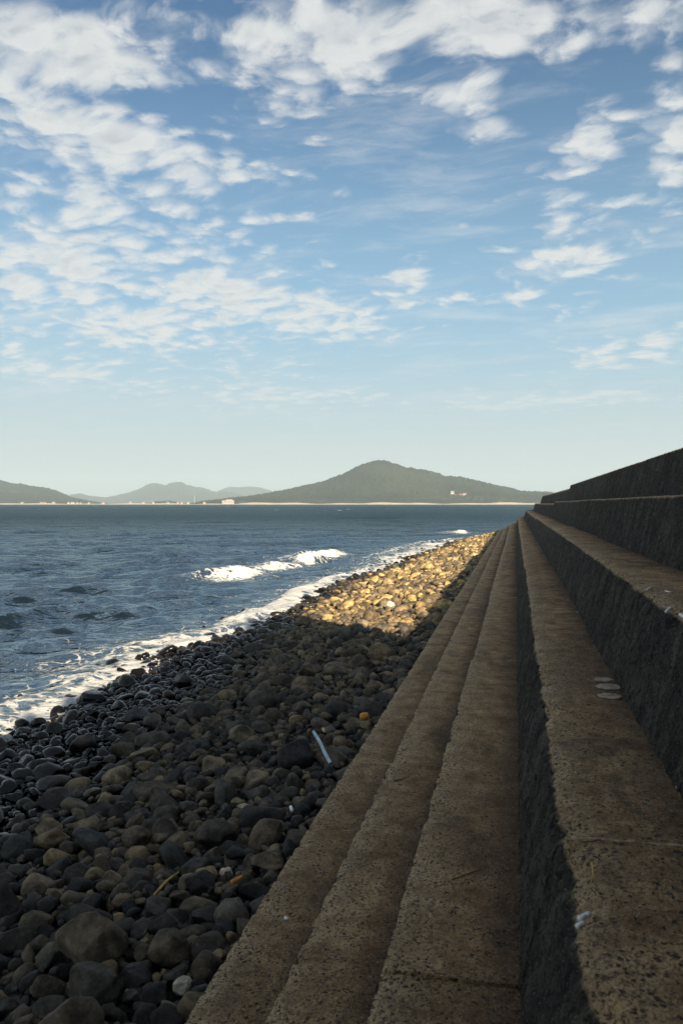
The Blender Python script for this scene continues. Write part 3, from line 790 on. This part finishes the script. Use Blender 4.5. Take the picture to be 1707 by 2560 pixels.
sil([(300, 1163), (330, 1158), (360, 1152), (395, 1151), (430, 1157), (470, 1156), (500, 1152), (540, 1148), (600, 1143), (660, 1150)], 3900, 3200, 'hill', M_H1, .3, 5, 200, 24, 500, seed=27)

def far_sand():
    n = 500; px = np.linspace(-400, 2100, n); V = np.zeros((n, 5, 3))
    prof = [(0, -1.0), (8, 0.6), (40, 2.6), (95, 4.2), (260, 3.0)]
    for i in range(n):
        d = ray(px[i], 1259.0); d = d / math.hypot(d.x, d.y); c = d.x * -math.sin(YAW) + d.y * math.cos(YAW)
        wide = 1.0 if px[i] > 600 else 0.62
        w2 = wide * (1.0 + 0.35 * math.sin(px[i] * 0.021) + 0.25 * math.sin(px[i] * 0.06 + 1))
        for j, (dd, z) in enumerate(prof):
            r = (2420 + 60 * math.sin(px[i] * .004) + dd) / c
            V[i, j] = (d.x * r, d.y * r, z * (w2 if z > 0 else 1))
    me = mesh_np('far_beach', V.reshape(-1, 3), grid_faces(n, 5), plain('pale_sand', (0.50, 0.39, 0.26), 0.95, 0.2, 0.03))
    tag(link('far_beach', me), kind='structure')
far_sand()

M_WALLW = plain('white_render', (0.33, 0.30, 0.27), 0.8, 0.08, 0.4)
M_ROOFS = [plain('grey_roof', (0.20, 0.20, 0.21), 0.8, 0.2, 0.4), plain('red_roof', (0.36, 0.13, 0.08), 0.8, 0.2, 0.4), plain('brown_roof', (0.22, 0.15, 0.10), 0.8, 0.2, 0.4)]
M_GLASS = plain('dark_window', (0.05, 0.06, 0.07), 0.2, 0.1, 1)
M_METAL = plain('painted_steel', (0.35, 0.35, 0.35), 0.5, 0.1, 1)
def local(parent, name, V, F, mat, smooth=False):
    o = link(name, mesh_np(name, V, F, mat, smooth), parent); return o
def house(x, y, dist, w, h, dpt, roof, label, group, zground, nwin=3):
    d = ray(x * PW / 1568, 1259.0); c = math.hypot(d.x, d.y); k = dist
    e = empty('house', (d.x * k, d.y * k, zground)); e.rotation_euler.z = YAW + random.uniform(-.5, .5)
    V, F = box_arr(-w / 2, w / 2, -dpt / 2, dpt / 2, -3, h); wl = local(e, 'wall', V, F, M_WALLW)
    o = .5; r = h + w * .22
    V = np.array([[-w/2-o,-dpt/2-o,h],[w/2+o,-dpt/2-o,h],[w/2+o,dpt/2+o,h],[-w/2-o,dpt/2+o,h],[-w/2-o,0,r],[w/2+o,0,r]], float)
    local(e, 'roof', V, [np.array([[0,1,5,4],[2,3,4,5],[3,2,1,0]]), np.array([[1,2,5],[3,0,4]])], M_ROOFS[roof])
    for q in range(nwin):
        cx = -w / 2 + w * (q + .5) / nwin
        V, F = box_arr(cx - .9, cx + .9, -dpt / 2 - .12, -dpt / 2 + .02, h * .35, h * .75); local(e, 'window', V, F, M_GLASS)
    return tag(e, label, 'house', group)
ORD = ['first', 'second', 'third', 'fourth', 'fifth', 'sixth', 'seventh', 'eighth', 'ninth', 'tenth', 'eleventh']
def far_places():
    hz = lambda y, dist: (1259.0 - y * PW / 1568) / FPX * dist + 2.6
    # long white hotel on the shore
    e = empty('hotel', (0, 0, 5)); d = ray(524 * PW / 1568, 1259.0); e.location = (d.x * 2560, d.y * 2560, 4); e.rotation_euler.z = YAW + .1
    V, F = box_arr(-19, 19, -6, 6, -2, 8.5); local(e, 'wall', V, F, M_WALLW)
    V, F = box_arr(-6, 14, -5, 5, 8.5, 11.5); local(e, 'wall', V, F, M_WALLW)
    V, F = box_arr(-19.6, 19.6, -6.6, 6.6, 8.5, 9.1); local(e, 'roof', V, F, M_ROOFS[0])
    for fl in range(2):
        for q in range(10):
            V, F = box_arr(-17.5 + q * 3.6, -15.3 + q * 3.6, -6.15, -5.95, 1.2 + fl * 3.6, 3.2 + fl * 3.6); local(e, 'window', V, F, M_GLASS)
    tag(e, 'long white flat-roofed building on the far shore, largest building there', 'building')
    # mast
    e = empty('radio_mast'); d = ray(447 * PW / 1568, 1259.0); e.location = (d.x * 2650, d.y * 2650, 3)
    V, F = tube_arr([(0, 0, 0), (0, 0, 14), (0, 0, 30)], [.7, .5, .35], 8); local(e, 'pole', V, F, M_METAL)
    V, F = tube_arr([(0, 0, 20), (0, 0, 20.8)], 1.6, 10); local(e, 'platform', V, F, M_METAL)
    tag(e, 'thin pale mast rising from the far shore left of the long white building', 'mast')
    g = 'houses in a row along the far left shore'
    for i, x in enumerate((52, 96, 104, 124, 158, 166, 170, 178, 186, 205, 238)):
        house(x, 0, 2560 + 60 * (i % 3), random.uniform(5, 9), random.uniform(2.4, 3.6), 7, i % 3, ORD[i] + ' tiny house from the left on the far shore under the left hill', g, 3.5)
    g = 'houses along the far middle shore'
    for i, x in enumerate((300, 330, 352, 386, 409, 418, 432, 470, 552)):
        house(x, 0, 2570 + 50 * (i % 3), random.uniform(6, 9), random.uniform(3, 4), 7, i % 3, ORD[i] + ' tiny house from the left on the far shore between the two hills', g, 3.5)
    for (x, y, rf, lab) in ((1037, 1131, 0, 'topmost pale house in the cluster on the right hillside'), (1034, 1140, 1, 'lower left house of the hillside cluster, beside the sandy slope'),
                            (1048, 1139, 2, 'middle house of the hillside cluster'), (1056, 1138, 1, 'red-roofed house of the hillside cluster, second from right'), (1066, 1136, 0, 'rightmost pale house in the cluster on the hillside')):
        house(x, y, 2700, 12, 6, 9, rf, lab, 'houses in a cluster on the hillside', hz(y, 2700) - 3)
far_places()

# ------------------------------------------------------------------ small things lying about
M_PIPE = plain('faded_blue_plastic', (0.30, 0.43, 0.46), 0.55, 0.3, 12)
M_ORANGE = plain('orange_plastic', (0.62, 0.24, 0.04), 0.5, 0.15, 20)
M_STRAW = plain('dry_straw', (0.55, 0.36, 0.10), 0.7, 0.25, 30)
M_PAPER = plain('white_paper', (0.80, 0.79, 0.76), 0.8, 0.05, 50)
M_FILTER = plain('cork_filter_paper', (0.62, 0.40, 0.20), 0.8, 0.2, 80)
M_DISC = plain('pale_dry_shell', (0.31, 0.25, 0.18), 0.9, 0.5, 60)
M_TWIG = plain('brown_twig', (0.16, 0.085, 0.035), 0.9, 0.3, 60)
def beach_pt(px, py, lift=0.0):
    z = 0.6
    for _ in range(6):
        p, k = at_z(px, py, z); t, u = to_path(p.x, p.y); z = float(beach_z(t, u)) + lift
    return p, k
def thing_tube(name, pts, rad, mat, label, cat, group=None, n=10, smooth=True):
    base = Vector(pts[0]); V, F = tube_arr([Vector(p) - base for p in pts], rad, n)
    o = link(name, mesh_np(name, V, F, mat, smooth)); o.location = base
    return tag(o, label, cat, group)
a, _ = beach_pt(784, 1830, .19); b, _ = beach_pt(827, 1910, .17)
m1 = a.lerp(b, .35) + Vector((.004, 0, .006)); m2 = a.lerp(b, .7) + Vector((-.003, 0, .006))
V, F = tube_arr([a - a, m1 - a, m2 - a, b - a], .013, 14, cap=False); Vi, Fi = tube_arr([a - a, m1 - a, m2 - a, b - a], .0105, 14, cap=False)
e = empty('plastic_pipe', a); local(e, 'outer_wall', V, F, M_PIPE, True); local(e, 'inner_wall', Vi, Fi, M_PIPE, True)
tag(e, 'pale blue plastic pipe lying across the dark stones beside the steps', 'pipe')
a, _ = beach_pt(899, 1793, .17); b, _ = beach_pt(922, 1790, .17)
thing_tube('plastic_float', [a, a.lerp(b, .12), a.lerp(b, .5), a.lerp(b, .88), b], [.012, .030, .034, .030, .012], M_ORANGE, 'short orange plastic float among stones close to the lowest step', 'float', n=14)
a, _ = beach_pt(386, 2238, .16); b, _ = beach_pt(447, 2180, .20)
thing_tube('straw', [a, a.lerp(b, .5) + Vector((0, 0, .012)), b], [.007, .006, .004], M_STRAW, 'thin yellow dry reed lying on black boulders', 'reed')
a, _ = beach_pt(580, 2206, .15); b, _ = beach_pt(606, 2192, .15)
thing_tube('orange_stick', [a, a.lerp(b, .5), b], [.012, .011, .009], M_ORANGE, 'short orange stick beside the pale pebble near the lowest step', 'stick')
a, _ = beach_pt(727, 2017, .14); b, _ = beach_pt(730, 2027, .14)
thing_tube('paper_scrap', [a, b], .010, M_PAPER, 'tiny white scrap among the shaded stones', 'litter', n=6)
a, _ = beach_pt(808, 1823, .15); b, _ = beach_pt(811, 1829, .15)
thing_tube('shell_fragment', [a, b], .013, M_FILTER, 'tiny peach-coloured fragment near the upper end of the blue pipe', 'fragment', n=6)

def butt(px, py, qx, qy, z, label, rad=.0042):
    a, _ = at_z(px, py, z + rad); b, _ = at_z(qx, qy, z + rad)
    e = empty('cigarette_butt', a)
    m = (b - a) * .55
    V, F = tube_arr([m * 0, m * .5, m], rad, 10); local(e, 'paper', V, F, M_PAPER, True)
    V, F = tube_arr([m, (b - a)], rad * .98, 10); local(e, 'filter', V, F, M_FILTER if 'tan' in label else M_PAPER, True)
    return tag(e, label, 'cigarette butt', 'cigarette butts on the wide treads')
butt(1447, 2297, 1471, 2285, 1.72, 'larger white cigarette butt on the nearest wide tread by its chipped edge', .006)
butt(1441, 2316, 1456, 2308, 1.72, 'smaller white cigarette butt just below the larger one near the chipped edge', .005)
butt(1616, 1474, 1624, 1469, 2.18, 'white cigarette butt on the upper tread, farthest of its row', .005)
butt(1664, 1529, 1674, 1520, 2.18, 'white cigarette butt on the upper tread, middle of its row', .006)
butt(1699, 1536, 1710, 1544, 2.18, 'white cigarette butt on the upper tread at the right edge of the picture', .006)
butt(1662, 1478, 1675, 1481, 2.18, 'greyish cigarette butt set back on the upper tread', .004)

def disc(cx, cy, wpx, label, seed):
    p, k = at_z(cx, cy, 1.725); r = .5 * wpx / FPX * k; rg = np.random.default_rng(seed)
    n = 28; A = np.linspace(0, 2 * math.pi, n, endpoint=False)
    rr = r * (1 + 0.05 * np.sin(A * 2 + seed) + 0.03 * np.sin(A * 5 + seed * 2) + 0.015 * rg.normal(size=n))
    rings = []
    for f, z in ((1.0, 0.0), (1.02, .002), (.95, .0045), (.6, .0055), (.05, .005)):
        rings.append(np.stack([rr * f * np.cos(A), rr * f * np.sin(A), np.full(n, z) + .0012 * rg.normal(size=n) * (f < 1)], -1))
    V = np.concatenate(rings); F = [grid_faces(5, n, True), (np.arange(n) + 4 * n)[None]]
    o = link('flat_disc', mesh_np('flat_disc', V, F, M_DISC, True)); o.location = (p.x, p.y, 1.7195)
    tag(o, label, 'disc', 'pale flat discs lying in a row on the tread')
disc(1508, 1697, 44, 'farthest and smallest of three pale flat discs on the tread', 1)
disc(1522, 1715, 62, 'middle and widest of three pale flat discs on the tread', 2)
disc(1523, 1738, 58, 'nearest of three pale flat discs on the tread', 3)

def twig(pts, z, rad, mat, label):
    P = [at_z(x, y, z + rad + .002)[0] for x, y in pts]
    thing_tube('twig', P, [rad * (1 - .5 * i / (len(P) - 1)) for i in range(len(P))], mat, label, 'twig', 'twigs and needles dropped on the steps', n=6)
twig([(1128, 2200), (1165, 2185), (1205, 2173)], 1.30, .0022, M_TWIG, 'thin brown twig lying across the third step, low in the picture')
twig([(1478, 2155), (1482, 2190), (1472, 2215)], 1.72, .0016, M_STRAW, 'curved yellowish pine needle on the nearest wide tread')
twig([(985, 1952), (1003, 1948), (1020, 1942)], 1.10, .005, M_TWIG, 'short brown leaf-like twig on the second step')
twig([(1688, 1965), (1694, 1978), (1700, 1992)], 1.72, .0016, M_STRAW, 'straight pale needle on the wide tread near the right edge')
twig([(1455, 2105), (1480, 2103), (1500, 2098)], 1.72, .002, M_TWIG, 'short reddish twig just below the first joint of the wide tread')
a, _ = at_z(712, 2294, .9 + .006); b, _ = at_z(720, 2298, .9 + .006)
thing_tube('paper_scrap', [a, b], .006, M_PAPER, 'tiny white scrap on the lowest step', 'litter', n=6)

# ------------------------------------------------------------------ haze
def build_haze():
    V, F = box_arr(-9000, 9000, -400, 12000, -3.0, 420)
    m = bpy.data.materials.new('sea_haze'); m.use_nodes = True; t = NT(m.node_tree); t.n.clear()
    v = t.node('ShaderNodeVolumePrincipled', {'Color': (0.64, 0.81, 0.95, 1), 'Density': 1.2e-4, 'Anisotropy': 0.0})
    o = t.node('ShaderNodeOutputMaterial'); t.l.new(v.outputs[0], o.inputs['Volume'])
    ob = link('haze', mesh_np('haze', V, F, m, False)); tag(ob, kind='stuff')
build_haze()
